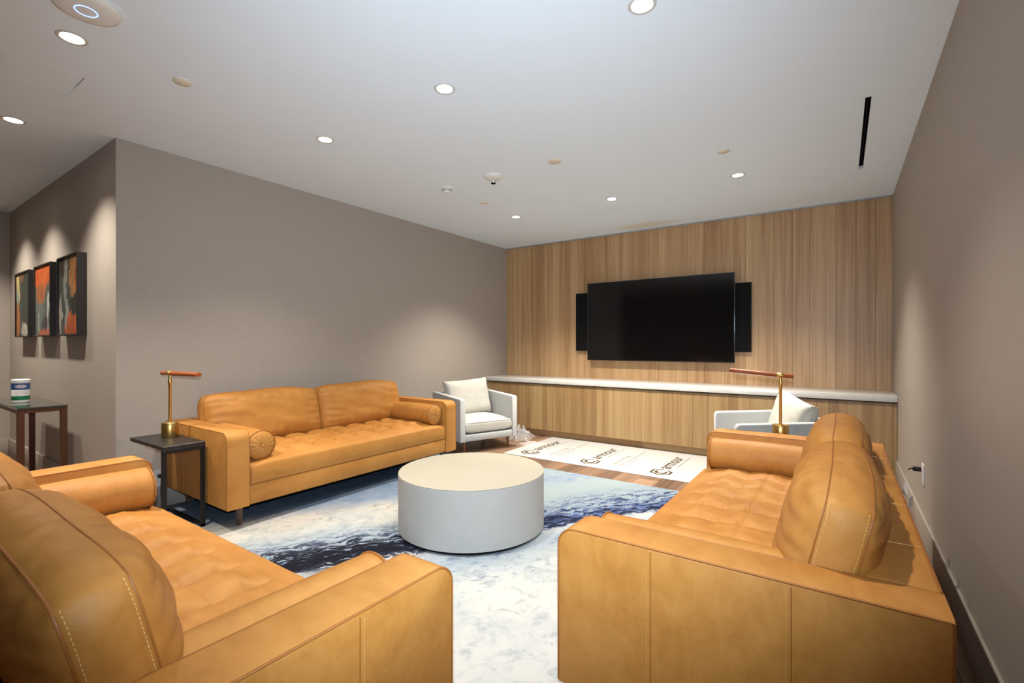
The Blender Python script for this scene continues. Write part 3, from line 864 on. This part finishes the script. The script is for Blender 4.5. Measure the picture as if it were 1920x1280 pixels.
def make_sofa():
    root = empty('sofa')
    for s_ in (-1, 1):
        xc = s_*(HW-AT/2)
        arm = link('arm', ME['arm'], M['leather'], root, (xc, 0, 0))
        xo, xi = s_*AT/2, -s_*AT/2
        MB().tube(path_profile(xo-s_*0.003, 0.003), 0.0035, 6).build('piping', M['piping'], arm, 60)
        MB().tube(path_profile(xi+s_*0.003, 0.003, 0.30), 0.0030, 6).build('piping', M['piping'], arm, 60)
        for d in (0.305, 0.655):
            y = -HD+d
            MB().tube([(xo+s_*0.0001, y, AZ1-0.012), (xo+s_*0.0001, y, AZ0+0.008)], 0.0016, 5).build('seam', M['piping'], arm, 60)
            MB().dashes([(xo+s_*0.0004, y-0.011, AZ1-0.016), (xo+s_*0.0004, y-0.011, AZ0+0.012)]).build('stitching', M['thread'], arm, 0)
        # leg pair
        for yy in (-HD+0.085, HD-0.085):
            lg = MB().lathe([(0.014, 0.0), (0.016, 0.004), (0.026, 0.14)], 20).build('leg', M['leg'], root, 40, (s_*(HW-0.12), yy, 0))
    bf = MB().rbox(-HW+AT, HW-AT, HD-0.150, HD, AZ0, AZ1, 0.012, 3).build('back_frame', M['leather'], root, 50)
    MB().tube([(-HW+AT, HD-0.003, AZ1-0.003), (HW-AT, HD-0.003, AZ1-0.003)], 0.0035, 6).build('piping', M['piping'], bf, 60)
    for xx in (-0.66, -0.22, 0.22, 0.66):
        MB().tube([(xx, HD-0.145, AZ1+0.0003), (xx+0.004, HD-0.07, AZ1+0.0006), (xx, HD-0.008, AZ1+0.0003), (xx, HD+0.0003, AZ1-0.012), (xx, HD+0.0003, AZ0+0.02)], 0.0012, 5).build('seam', M['thread'], bf, 60)
    MB().rbox(-HW+AT, HW-AT, -HD+0.010, HD-0.15, AZ0+0.002, 0.277, 0.008, 2).build('base_rail', M['leather'], root, 50)
    MB().box(-HW+0.03, HW-0.03, -HD+0.03, HD-0.03, AZ0-0.006, AZ0+0.001).build('dust_cover', M['under'], root, 0)
    seat = link('seat_cushion', ME['seat'], M['leather'], root)
    xa = HW-AT-0.004
    MB().tube([(-xa, -HD+0.006, 0.281), (xa, -HD+0.006, 0.281)], 0.0035, 6).build('piping', M['piping'], seat, 60)
    MB().tube([(0.0, -HD+0.0025, 0.284), (0.0, -HD+0.0015, 0.33), (0.0, -HD+0.003, 0.376)], 0.0018, 5).build('seam', M['piping'], seat, 60)
    for k, s_ in enumerate((-1, 1)):
        me, sf, sb, per, N, K = ME['c'][k]
        cu = link('back_cushion', me, M['leather'], root, (s_*(CW/2+0.006), HD-0.222, 0.412+CH/2+0.005))
        cu.rotation_euler = (R(-13), 0, 0)
        MB().tube(sf, 0.0024, 6, True).build('piping', M['piping'], cu, 60)
        MB().tube(sb, 0.0032, 6, True).build('piping', M['piping'], cu, 60)
        for sm_, yo in ((sf, 0.009), (sb, -0.009)):
            for rng in (range(N, N+K+1), range(2*N+K, 2*N+2*K)):
                pts = [Vector(sm_[i % len(sm_)]) for i in rng]
                sg = 1 if pts[len(pts)//2].x > 0 else -1
                MB().dashes([(p.x+sg*0.0055, p.y+yo, p.z) for p in pts], 0.0095, 0.006, 0.0009).build('stitching', M['thread'], cu, 0)
    return root

sofa = make_sofa()
LS = 'tan leather sofa with tufted seat '
sofas = [
    (sofa, (-3.262-HD, 1.478+HW, 0), PI/2, LS+'standing against the long taupe wall beside an armchair'),
    (None, (-0.757+HD, 1.352+HW, 0), -PI/2, LS+'with paper tags hanging behind it, by the wall outlet'),
    (None, (-0.867-HW, 0.973-HD, 0), PI, LS+'turned towards the television, back to the hall side'),
]
roots = []
for o, loc, rz, lb in sofas:
    s = o or copy_tree(sofa)
    s.location = loc; s.rotation_euler = (0, 0, rz)
    tag(s, lb, 'sofa', 'tan leather sofas')
    roots.append(s)
# bolsters, loose on the seats
who = ['tan bolster on the taupe wall sofa, ', 'tan bolster on the sofa by the outlet, ', 'tan bolster on the sofa facing the television, ']
body, pip, but = ME['bol']
for k, s in enumerate(roots):
    for j, s_ in enumerate((-1, 1)):
        ca, sa = math.cos(s.rotation_euler.z), math.sin(s.rotation_euler.z)
        lx, ly = s_*(HW-AT-0.104), -HD+0.055+0.30
        o = link('bolster_pillow', body, M['leather'], None, (s.location.x+lx*ca-ly*sa, s.location.y+lx*sa+ly*ca, 0.415+0.108), s.rotation_euler.z)
        lab = who[k]
        if k == 0: lab += ('at its side table end' if s_ < 0 else 'at its armchair end')
        if k == 1: lab += ('at its brass lamp end' if s_ < 0 else 'at the end away from the lamp')
        if k == 2: lab += ('at its drum table end' if s_ < 0 else 'at its console table end')
        tag(o, lab, 'bolster pillow', 'leather bolsters')
        for q in (0, 1):
            link('piping', pip[q], M['piping'], o); link('button', but[q], M['leather'], o)
# paper tags hanging from the back of the sofa by the outlet
s = roots[1]
for (yy, zz, w_, tilt) in ((2.86, 0.56, 0.06, 0.2), (2.66, 0.555, 0.035, -0.5)):
    tg = MB().rbox(-w_/2, w_/2, 0.0, 0.0012, -0.026, 0.026, 0.0004, 1).build('paper_tag', M['tagw'], s, 0)
    tg.matrix_world = Matrix.Identity(4)
    lp = Matrix.Rotation(-s.rotation_euler.z, 4, 'Z') @ (Vector((0.245, yy, zz)) - Vector(s.location))
    tg.location = lp; tg.rotation_euler = (R(8), tilt*0.5, PI/2+PI/2+tilt)
    for q in range(3):
        MB().box(-w_/2+0.008, w_/2-0.012*(q+1), -0.0006, 0.0, 0.012-q*0.010, 0.016-q*0.010).build('print', M['tagp'], tg, 0)

# ------------------------------------------------------------------ armchairs
AW, AD, ARM = 0.78, 0.70, 0.62
def puff(name, sx, sy, sz, mat, parent, loc, rx=0.0, ry=0.0, seed=0, sharp=0.45, wr=0.006):
    """soft cushion: box grid swollen between its seams"""
    N = 26; vs = []; fs = []; idx = {}
    for side in (-1, 1):
        for j in range(N+1):
            for i in range(N+1):
                u, v = -1+2*i/N, -1+2*j/N
                e = (max(0, 1-u**4))**sharp*(max(0, 1-v**4))**sharp
                pin = 1-0.05*(1-abs(v))*abs(u)**6 if False else 1
                x = sx/2*u*(1-0.035*(1-v*v)*abs(u)**4)*pin
                z = sz/2*v*(1-0.045*(1-u*u)*abs(v)**4)
                nz = wr*noise.noise(Vector((u*2.3+seed, v*2.3, side*3)))*e
                y = side*(sy*0.12 + sy*0.38*e) + side*nz
                idx[(side,i,j)] = len(vs); vs.append((x, y, z))
        for j in range(N):
            for i in range(N):
                f = (idx[(side,i,j)], idx[(side,i+1,j)], idx[(side,i+1,j+1)], idx[(side,i,j+1)])
                fs.append(f if side < 0 else f[::-1])
    per = [(i,0) for i in range(N)] + [(N,j) for j in range(N)] + [(i,N) for i in range(N,0,-1)] + [(0,j) for j in range(N,0,-1)]
    n = len(per)
    for k in range(n):
        p, q = per[k], per[(k+1) % n]
        fs.append((idx[(-1,)+p], idx[(1,)+p], idx[(1,)+q], idx[(-1,)+q]))
    o = MB().add(vs, fs).build(name, mat, parent, 60)
    o.location = loc; o.rotation_euler = (rx, ry, 0)
    seam = [tuple((Vector(vs[idx[(-1,)+p]])+Vector(vs[idx[(1,)+p]]))/2) for p in per]
    return o, seam

def make_armchair(loc, rz, label, pilt):
    r = empty('armchair', loc, rz); tag(r, label, 'armchair', 'pale grey armchairs')
    hw, hd = AW/2, AD/2
    for s_ in (-1, 1):
        prof = [(-hd, 0.14), (-hd, ARM-0.02)] + [(-hd+0.02+0.0, ARM)] + [(hd-0.02, ARM+0.035), (hd, ARM+0.02), (hd+0.03, 0.14)]
        MB().prism(prof, 'x', s_*(hw-0.035)-0.035, s_*(hw-0.035)+0.035, 0.010, 3).build('arm', M['grey'], r, 50)
        for yy in (-hd+0.07, hd-0.06):
            MB().lathe([(0.010, 0), (0.012, 0.004), (0.020, 0.142)], 18).build('leg', M['leg2'], r, 40, (s_*(hw-0.09), yy, 0))
    MB().rbox(-hw+0.07, hw-0.07, hd-0.085, hd+0.01, 0.14, ARM+0.03, 0.015, 3).build('back_frame', M['grey'], r, 50)
    MB().rbox(-hw+0.07, hw-0.07, -hd+0.006, hd-0.08, 0.14, 0.215, 0.008, 2).build('seat_frame', M['grey'], r, 50)
    # seat cushion: rounded box with a crowned top
    bm = bmesh.new(); bmesh.ops.create_cube(bm, size=1)
    bmesh.ops.subdivide_edges(bm, edges=bm.edges[:], cuts=14, use_grid_fill=True)
    sx, sy, sz = AW-0.15, AD-0.09, 0.145
    for v in bm.verts:
        u, v_, w_ = v.co.x*2, v.co.y*2, v.co.z*2
        k = 1-0.10*(abs(w_)**4)*0.6
        e = (1-abs(u)**5)*(1-abs(v_)**5)
        v.co = Vector((u*sx/2*(1-0.03*abs(w_)**4), v_*sy/2*(1-0.03*abs(w_)**4) , w_*sz/2 + (0.032*e if w_ > 0.9 else 0)*1.0 - (0.015*(abs(u)**6+abs(v_)**6)*w_)))
    mb = MB().bm(bm)
    sc = mb.build('seat_cushion', M['cream'], r, 60, (0, -0.038, 0.215+0.075))
    pm = MB()
    ln = [(-sx/2+0.004, -sy/2+0.004), (sx/2-0.004, -sy/2+0.004), (sx/2-0.004, sy/2-0.004), (-sx/2+0.004, sy/2-0.004)]
    pm.tube([(x, y, 0.053) for x, y in ln], 0.003, 6, True)
    pm.build('piping', M['grey'], sc, 60)
    bc, seam = puff('back_cushion', 0.60, 0.19, 0.44, M['cream'], r, (0, hd-0.185, 0.365+0.215), R(-14), pilt, 2.0)
    MB().tube(seam, 0.0035, 6, True).build('piping', M['cream'], bc, 60)
    return r
make_armchair((-3.672, 4.502, 0), R(70), 'pale grey armchair on thin wooden legs beside crumpled plastic wrap', R(-3))
make_armchair((-0.495, 4.46, 0), R(-66.4), 'pale grey armchair behind the brass lamp, half hidden by a sofa', R(6))

# ------------------------------------------------------------------ rug, board, drum table
o = empty('area_rug', (0, 0, 0)); tag(o, 'large abstract rug in white, pale blue and navy streaks', 'rug')
MB().rbox(-4.19, -0.765, 1.05, 4.06, 0.0005, 0.011, 0.004, 2).build('pile', M['rug'], o, 30)
MB().box(-4.194, -0.761, 1.046, 4.064, 0.0004, 0.004).build('binding', M['rugedge'], o, 0)
RZ = 0.011
roots[0].location.z = RZ
for ch in roots[2].children:
    if ch.name.startswith('back_cushion'): ch.location.y -= 0.062
for ob in COL.objects:
    if ob.get('label', '').startswith('tan bolster on the taupe'): ob.location.z += RZ

dt = empty('drum_coffee_table', (-2.055, 2.493, RZ)); tag(dt, 'round pale grey drum coffee table on the rug', 'coffee table')
MB().lathe([(0.462, 0.0), (0.462, 0.018)], 96).build('plinth', M['dark'], dt)
MB().lathe([(0.476, 0.018), (0.485, 0.022), (0.485, 0.374), (0.480, 0.378)], 128).build('drum', M['drumside'], dt, 30)
MB().lathe([(0.4845, 0.3782), (0.4845, 0.3805), (0.482, 0.3822), (0.001, 0.3824)], 128).build('top', M['drumtop'], dt, 30)

# floor protection board, printed
BX0, BX1, BY0, BY1 = -3.16, -0.95, 4.385, 5.525
pb = empty('floor_protection_board', (BX0, BY0, 0.0)); tag(pb, 'white printed floor protection board lying before the cabinets', 'floor board')
MB().box(0, BX1-BX0, 0, BY1-BY0, 0.0004, 0.003).build('sheet', M['paper'], pb, 0)
def onboard(me, name, mat, x, y, parent=pb):
    # text runs along +Y of the room, its foot towards +X
    o = link(name, me, mat, parent, (x-BX0, y-BY0, 0.0033)); o.rotation_euler = (0, 0, PI/2); return o
tm_ = text_mesh('lettering', 'armour', 0.180, 0.00015, 1.02, 0.0032)
tp_ = text_mesh('lettering', 'PROTECTION', 0.062, 0.00012, 1.15, 0.0)
def hexring(r0, r1):
    P0 = [(r0*math.cos(R(60*k)), r0*math.sin(R(60*k))) for k in range(6)]
    P1 = [(r1*math.cos(R(60*k)), r1*math.sin(R(60*k))) for k in range(6)]
    mb = MB()
    for k in range(6):
        k2 = (k+1) % 6
        if k == 5: continue
        mb.add([P0[k]+(0,), P1[k]+(0,), P1[k2]+(0,), P0[k2]+(0,)], [(0, 1, 2, 3)])
    a, b = Vector(P0[5]), Vector(P0[0]); c, d = Vector(P1[5]), Vector(P1[0])
    mb.add([tuple(a)+(0,), tuple(c)+(0,), tuple(c.lerp(d, 0.62))+(0,), tuple(a.lerp(b, 0.62))+(0,)], [(0, 1, 2, 3)])
    return mb
hexm = hexring(0.114, 0.088)
cpts = []
for (r_, rng) in ((0.062, range(50, 316, 15)), (0.034, range(315, 49, -15))):
    for a in rng: cpts.append((r_*math.cos(R(a)), r_*math.sin(R(a))))
hexm2 = MB(); n2 = len(cpts)//2
outer, inner = cpts[:n2], cpts[n2:][::-1]
nn = min(len(outer), len(inner))
for q in range(nn-1):
    hexm2.add([outer[q]+(0,), outer[q+1]+(0,), inner[q+1]+(0,), inner[q]+(0,)], [(0, 1, 2, 3)])
hex_me = hexm.mesh('logo', 0); c_me = hexm2.mesh('logo', 0)
def rule(n, L, wd):
    mb = MB(); x = 0.0; rnd = random.Random(n)
    while x < L:
        d = rnd.uniform(0.018, 0.05); mb.add([(x, 0, 0), (min(L, x+d), 0, 0), (min(L, x+d), wd, 0), (x, wd, 0)], [(0, 1, 2, 3)]); x += d+0.009
    return mb.mesh('small_print', 0)
r1_, r2_, r3_ = rule(1, 0.50, 0.009), rule(2, 0.78, 0.009), rule(3, 0.36, 0.008)
for lx in (-2.926, -2.178, -1.43):
    onboard(hex_me, 'logo', M['ink'], lx, 4.592); onboard(c_me, 'logo_letter', M['ink'], lx, 4.592)
    onboard(tm_, 'lettering', M['ink'], lx+0.035, 4.735)
    onboard(r1_, 'small_print', M['inkgrey'], lx+0.085, 4.85)
    if lx < -1.5:
        onboard(tp_, 'lettering', M['inkgrey'], lx+0.28, 4.62)
        onboard(r2_, 'small_print', M['inkgrey'], lx+0.335, 4.60)
        onboard(r3_, 'small_print', M['inkgrey'], lx+0.385, 4.62)

# ------------------------------------------------------------------ side tables and brass lamps
def side_table(x0, x1, y0, y1, legx, label, z=0.0):
    o = empty('side_table', ((x0+x1)/2, (y0+y1)/2, z)); tag(o, label, 'side table', 'black C-shaped side tables')
    cx, cy = (x0+x1)/2, (y0+y1)/2
    hx, hy = (x1-x0)/2, (y1-y0)/2
    MB().rbox(-hx, hx, -hy, hy, 0.548, 0.572, 0.002, 1).build('top', M['blackwood'], o, 30)
    lx = (hx-0.0125) if legx > 0 else -(hx-0.0125)
    for s_ in (-1, 1):
        MB().rbox(lx-0.0125, lx+0.0125, s_*(hy-0.0125)-0.0125, s_*(hy-0.0125)+0.0125, 0.0, 0.548, 0.002, 1).build('leg', M['black'], o, 30)
        MB().rbox(-hx, hx, s_*(hy-0.0125)-0.0125, s_*(hy-0.0125)+0.0125, 0.0, 0.02, 0.002, 1).build('runner', M['black'], o, 30)
    MB().rbox(-lx-0.05 if lx > 0 else -lx-0.0125, -lx+0.0125 if lx > 0 else -lx+0.05, -hy+0.0255, hy-0.0255, 0.0, 0.02, 0.002, 1).build('cross_bar', M['black'], o, 30)
    MB().rbox(lx-0.0125, lx+0.0125, -hy+0.025, hy-0.025, 0.523, 0.548, 0.002, 1).build('top_rail', M['black'], o, 30)
    return o
side_table(-4.08, -3.52, 1.215, 1.462, 1, 'black C-shaped side table at the end of the sofa by the taupe wall', RZ)
side_table(-0.60, -0.06, 3.615, 3.86, 1, 'black C-shaped side table between a sofa arm and the half hidden armchair', 0)

def lamp(loc, rz, tilt, label):
    o = empty('table_lamp', loc, rz); tag(o, label, 'lamp', 'brass lamps with leather bar shades')
    MB().lathe([(0.049, 0), (0.051, 0.003), (0.051, 0.099), (0.048, 0.103), (0.012, 0.104)], 40).build('base', M['brass'], o, 40)
    MB().lathe([(0.0095, 0.103), (0.0095, 0.360), (0.0125, 0.365), (0.0125, 0.40), (0.0095, 0.41), (0.0095, 0.436)], 20).build('stem', M['brass'], o, 40)
    sh = empty('shade', (0, 0, 0.446), 0, o); sh.rotation_euler = (0, -tilt, 0)
    n = 28; prof = arc(0, 0, 0.019, 0, 360, n)[:-1]
    MB().prism([(y*1.25, z*0.8) for y, z in prof], 'x', -0.080, 0.325, 0.003, 2).build('leather_bar', M['cognac'], sh, 50)
    MB().prism([(y*1.30, z*0.88) for y, z in prof], 'x', -0.022, 0.022, 0.001, 1).build('collar', M['brass'], sh, 50)
    MB().box(0.04, 0.315, -0.012, 0.012, -0.0172, -0.0145).build('diffuser', M['opal'], sh, 0)
    return o
lamp((-3.888, 1.387, RZ+0.572), R(9), R(0), 'brass table lamp with brown leather bar on the table by the taupe wall')
lamp((-0.350, 3.79, 0.572), R(186), R(5.0), 'brass table lamp with brown leather bar before the half hidden armchair')

# ------------------------------------------------------------------ hall: console table, canister, artworks
ct = empty('console_table', (-5.685, 0.98, 0)); tag(ct, 'narrow console table with bronze legs and smoked top by the hall wall', 'console table')
hx, hy = 0.535, 0.145
MB().rbox(-hx, hx, -hy, hy, 0.727, 0.745, 0.002, 1).build('top', M['smoked'], ct, 30)
for sx_ in (-1, 1):
    for sy_ in (-1, 1):
        MB().rbox(sx_*(hx-0.022)-0.02, sx_*(hx-0.022)+0.02, sy_*(hy-0.022)-0.02, sy_*(hy-0.022)+0.02, 0, 0.70, 0.002, 1).build('leg', M['brownmetal'], ct, 30)
for sy_ in (-1, 1):
    MB().rbox(-hx+0.002, hx-0.002, sy_*(hy-0.022)-0.02, sy_*(hy-0.022)+0.02, 0.701, 0.7268, 0.002, 1).build('rail', M['brownmetal'], ct, 30)
for sx_ in (-1, 1):
    MB().rbox(sx_*(hx-0.022)-0.02, sx_*(hx-0.022)+0.02, -hy+0.042, hy-0.042, 0.701, 0.7268, 0.002, 1).build('rail', M['brownmetal'], ct, 30)

cn = empty('wipes_canister', (-5.69, 0.945, 0.745)); tag(cn, 'white wipes canister with blue and green label on the console', 'canister')
CR = 0.056
MB().lathe([(CR-0.004, 0), (CR, 0.004), (CR, 0.165), (CR-0.002, 0.168)], 40).build('body', M['white'], cn)
MB().lathe([(CR+0.003, 0.166), (CR+0.003, 0.190), (CR-0.002, 0.194), (0.001, 0.195)], 40).build('lid', M['white'], cn)
MB().lathe([(CR+0.0005, 0.108), (CR+0.0006, 0.110), (CR+0.0006, 0.160), (CR+0.0005, 0.162)], 40, caps=False).build('label_blue_band', M['blue'], cn)
MB().lathe([(CR+0.0005, 0.022), (CR+0.0006, 0.024), (CR+0.0006, 0.052), (CR+0.0005, 0.056)], 40, caps=False).build('label_green_band', M['green'], cn)
def wrap(me, a0, z0, rad, name, mat, parent):
    # bend flat text round the canister
    m2 = me.copy()
    for v in m2.vertices:
        a = a0 + v.co.x/rad
        v.co = Vector((rad*math.cos(a), rad*math.sin(a), z0+v.co.y))
    m2.materials.clear()
    return link(name, m2, mat, parent)
face = math.atan2(-0.945, 5.69)
def ellipse(rx, ry, name, mat, rad):
    mb = MB(); n = 10
    vs = []; fs = []
    for i in range(n+1):
        x = -rx+2*rx*i/n; h = ry*math.sqrt(max(0, 1-(x/rx)**2))
        vs += [(x, -h, 0), (x, h, 0)]
    for i in range(n): fs.append((2*i, 2*i+2, 2*i+3, 2*i+1))
    wrap(mb.add(vs, fs).mesh(name, 0), face, 0.136, rad, name, mat, cn)
ellipse(0.048, 0.019, 'logo_oval', M['purple'], CR+0.0011)
ellipse(0.041, 0.013, 'logo_field', M['tagw'], CR+0.0015)
wrap(text_mesh('lettering', 'CLOROX', 0.0195, 0, 1.0, 0.0002, 0, 'CENTER'), face, 0.1295, CR+0.0019, 'lettering', M['blue'], cn)
wrap(rule(5, 0.07, 0.004), face-0.6, 0.086, CR+0.0009, 'small_print', M['tagp'], cn)
wrap(rule(6, 0.07, 0.004), face-0.6, 0.074, CR+0.0009, 'small_print', M['tagp'], cn)

for k, (x0, x1, lb) in enumerate(((-5.456, -4.888, 'framed abstract painting nearest the wall corner, orange at its foot'),
                                  (-6.23, -5.662, 'framed abstract painting in the middle of three, orange at its top'),
                                  (-7.00, -6.432, 'framed abstract painting of three nearest the hall end, mostly dark green'))):
    o = empty('framed_painting', ((x0+x1)/2, YC, 1.63)); tag(o, lb, 'painting', 'abstract triptych in the hall')
    hw_ = (x1-x0)/2
    hz = 0.325
    MB().box(-hw_+0.012, hw_-0.012, -0.050, -0.002, -hz+0.012, hz-0.012).build('canvas', art_mat('abstract_paint', ART[k], k*2.37+0.6), o, 0)
    for s_ in (-1, 1):
        MB().rbox(s_*(hw_-0.006)-0.006, s_*(hw_-0.006)+0.006, -0.062, -0.001, -hz, hz, 0.0015, 1).build('frame_side', M['frame'], o, 30)
        MB().rbox(-hw_+0.0121, hw_-0.0121, -0.062, -0.001, s_*(hz-0.006)-0.006, s_*(hz-0.006)+0.006, 0.0015, 1).build('frame_rail', M['frame'], o, 30)

# ------------------------------------------------------------------ outlets, plugs, cord
def outlet(x, y, z, side, label):
    o = empty('wall_outlet', (x, y, z)); tag(o, label, 'outlet')
    d = -side
    def bx(a, b, y0, y1, z0, z1, bev=0.001):
        return MB().rbox(min(d*a, d*b), max(d*a, d*b), y0, y1, z0, z1, bev, 1)
    bx(0.0, 0.006, -0.038, 0.038, -0.062, 0.062).build('face_plate', M['white'], o, 30)
    for q in (-1, 1):
        bx(0.006, 0.008, -0.017, 0.017, q*0.022-0.015, q*0.022+0.015).build('socket', M['tagw'], o, 30)
    return o
outlet(XR, 3.84, 0.435, 1, 'white wall outlet with black plug on the right wall')
o = empty('power_plug', (XR-0.008, 3.872, 0.457)); tag(o, 'black power plug sticking out of the white wall outlet', 'plug')
MB().rbox(-0.040, 0.0, -0.013, 0.013, -0.013, 0.013, 0.004, 2).build('plug_body', M['black'], o, 40)
MB().tube([(-0.040, 0, 0), (-0.055, 0.0, -0.002), (-0.062, 0.004, -0.012)], [0.006, 0.004, 0.003], 8).build('strain_relief', M['black'], o, 60)
outlet(XL+0.006, 1.436, 0.225, -1, 'small wall outlet low on the taupe wall behind the side table')
o = empty('lamp_cord', (XL+0.014, 1.436, 0.245)); tag(o, 'black lamp cord with plug hanging beside the side table', 'cord')
MB().rbox(0.0, 0.032, -0.012, 0.012, -0.012, 0.012, 0.003, 2).build('plug_body', M['black'], o, 40)
MB().tube([(0.032, 0, 0), (0.05, -0.004, -0.02), (0.055, -0.01, -0.10), (0.05, -0.004, -0.16), (0.06, 0.004, -0.215), (0.075, 0.006, -0.2305)], 0.0025, 6).build('cable', M['black'], o, 60)

# ------------------------------------------------------------------ crumpled clear plastic beside the armchair
def plastic(name, cx, cy, lx, ly, hgt, seed, rz, label):
    N = 26; vs = []; fs = []
    for j in range(N+1):
        for i in range(N+1):
            u, v = i/N*2-1, j/N*2-1
            e = max(0, 1-u*u)*max(0, 1-v*v)
            z = 0.004 + hgt*e**0.7*(0.55+0.8*abs(noise.noise(Vector((u*2.2+seed, v*2.2, 0.3)))) + 0.25*abs(noise.noise(Vector((u*6, v*6+seed, 1.7)))))
            z += 0.010*abs(noise.noise(Vector((u*9+seed, v*9, 5))))
            x = lx/2*u*(1+0.25*noise.noise(Vector((v*2+seed, 1, 1)))); y = ly/2*v*(1+0.25*noise.noise(Vector((u*2+seed, 4, 1))))
            vs.append((x, y, z))
    for j in range(N):
        for i in range(N): fs.append((j*(N+1)+i, j*(N+1)+i+1, (j+1)*(N+1)+i+1, (j+1)*(N+1)+i))
    o = MB().add(vs, fs).build(name, M['plastic'], None, 20, (cx, cy, 0.0), rz)
    tag(o, label, 'plastic wrap')
plastic('plastic_wrap', -3.46, 5.20, 0.30, 0.36, 0.16, 1.7, R(20), 'heap of crumpled clear plastic wrap beside the grey armchair')
plastic('plastic_sheet', -3.17, 4.98, 0.20, 0.24, 0.02, 6.2, R(-25), 'flat scrap of clear plastic on the floor near the armchair leg')
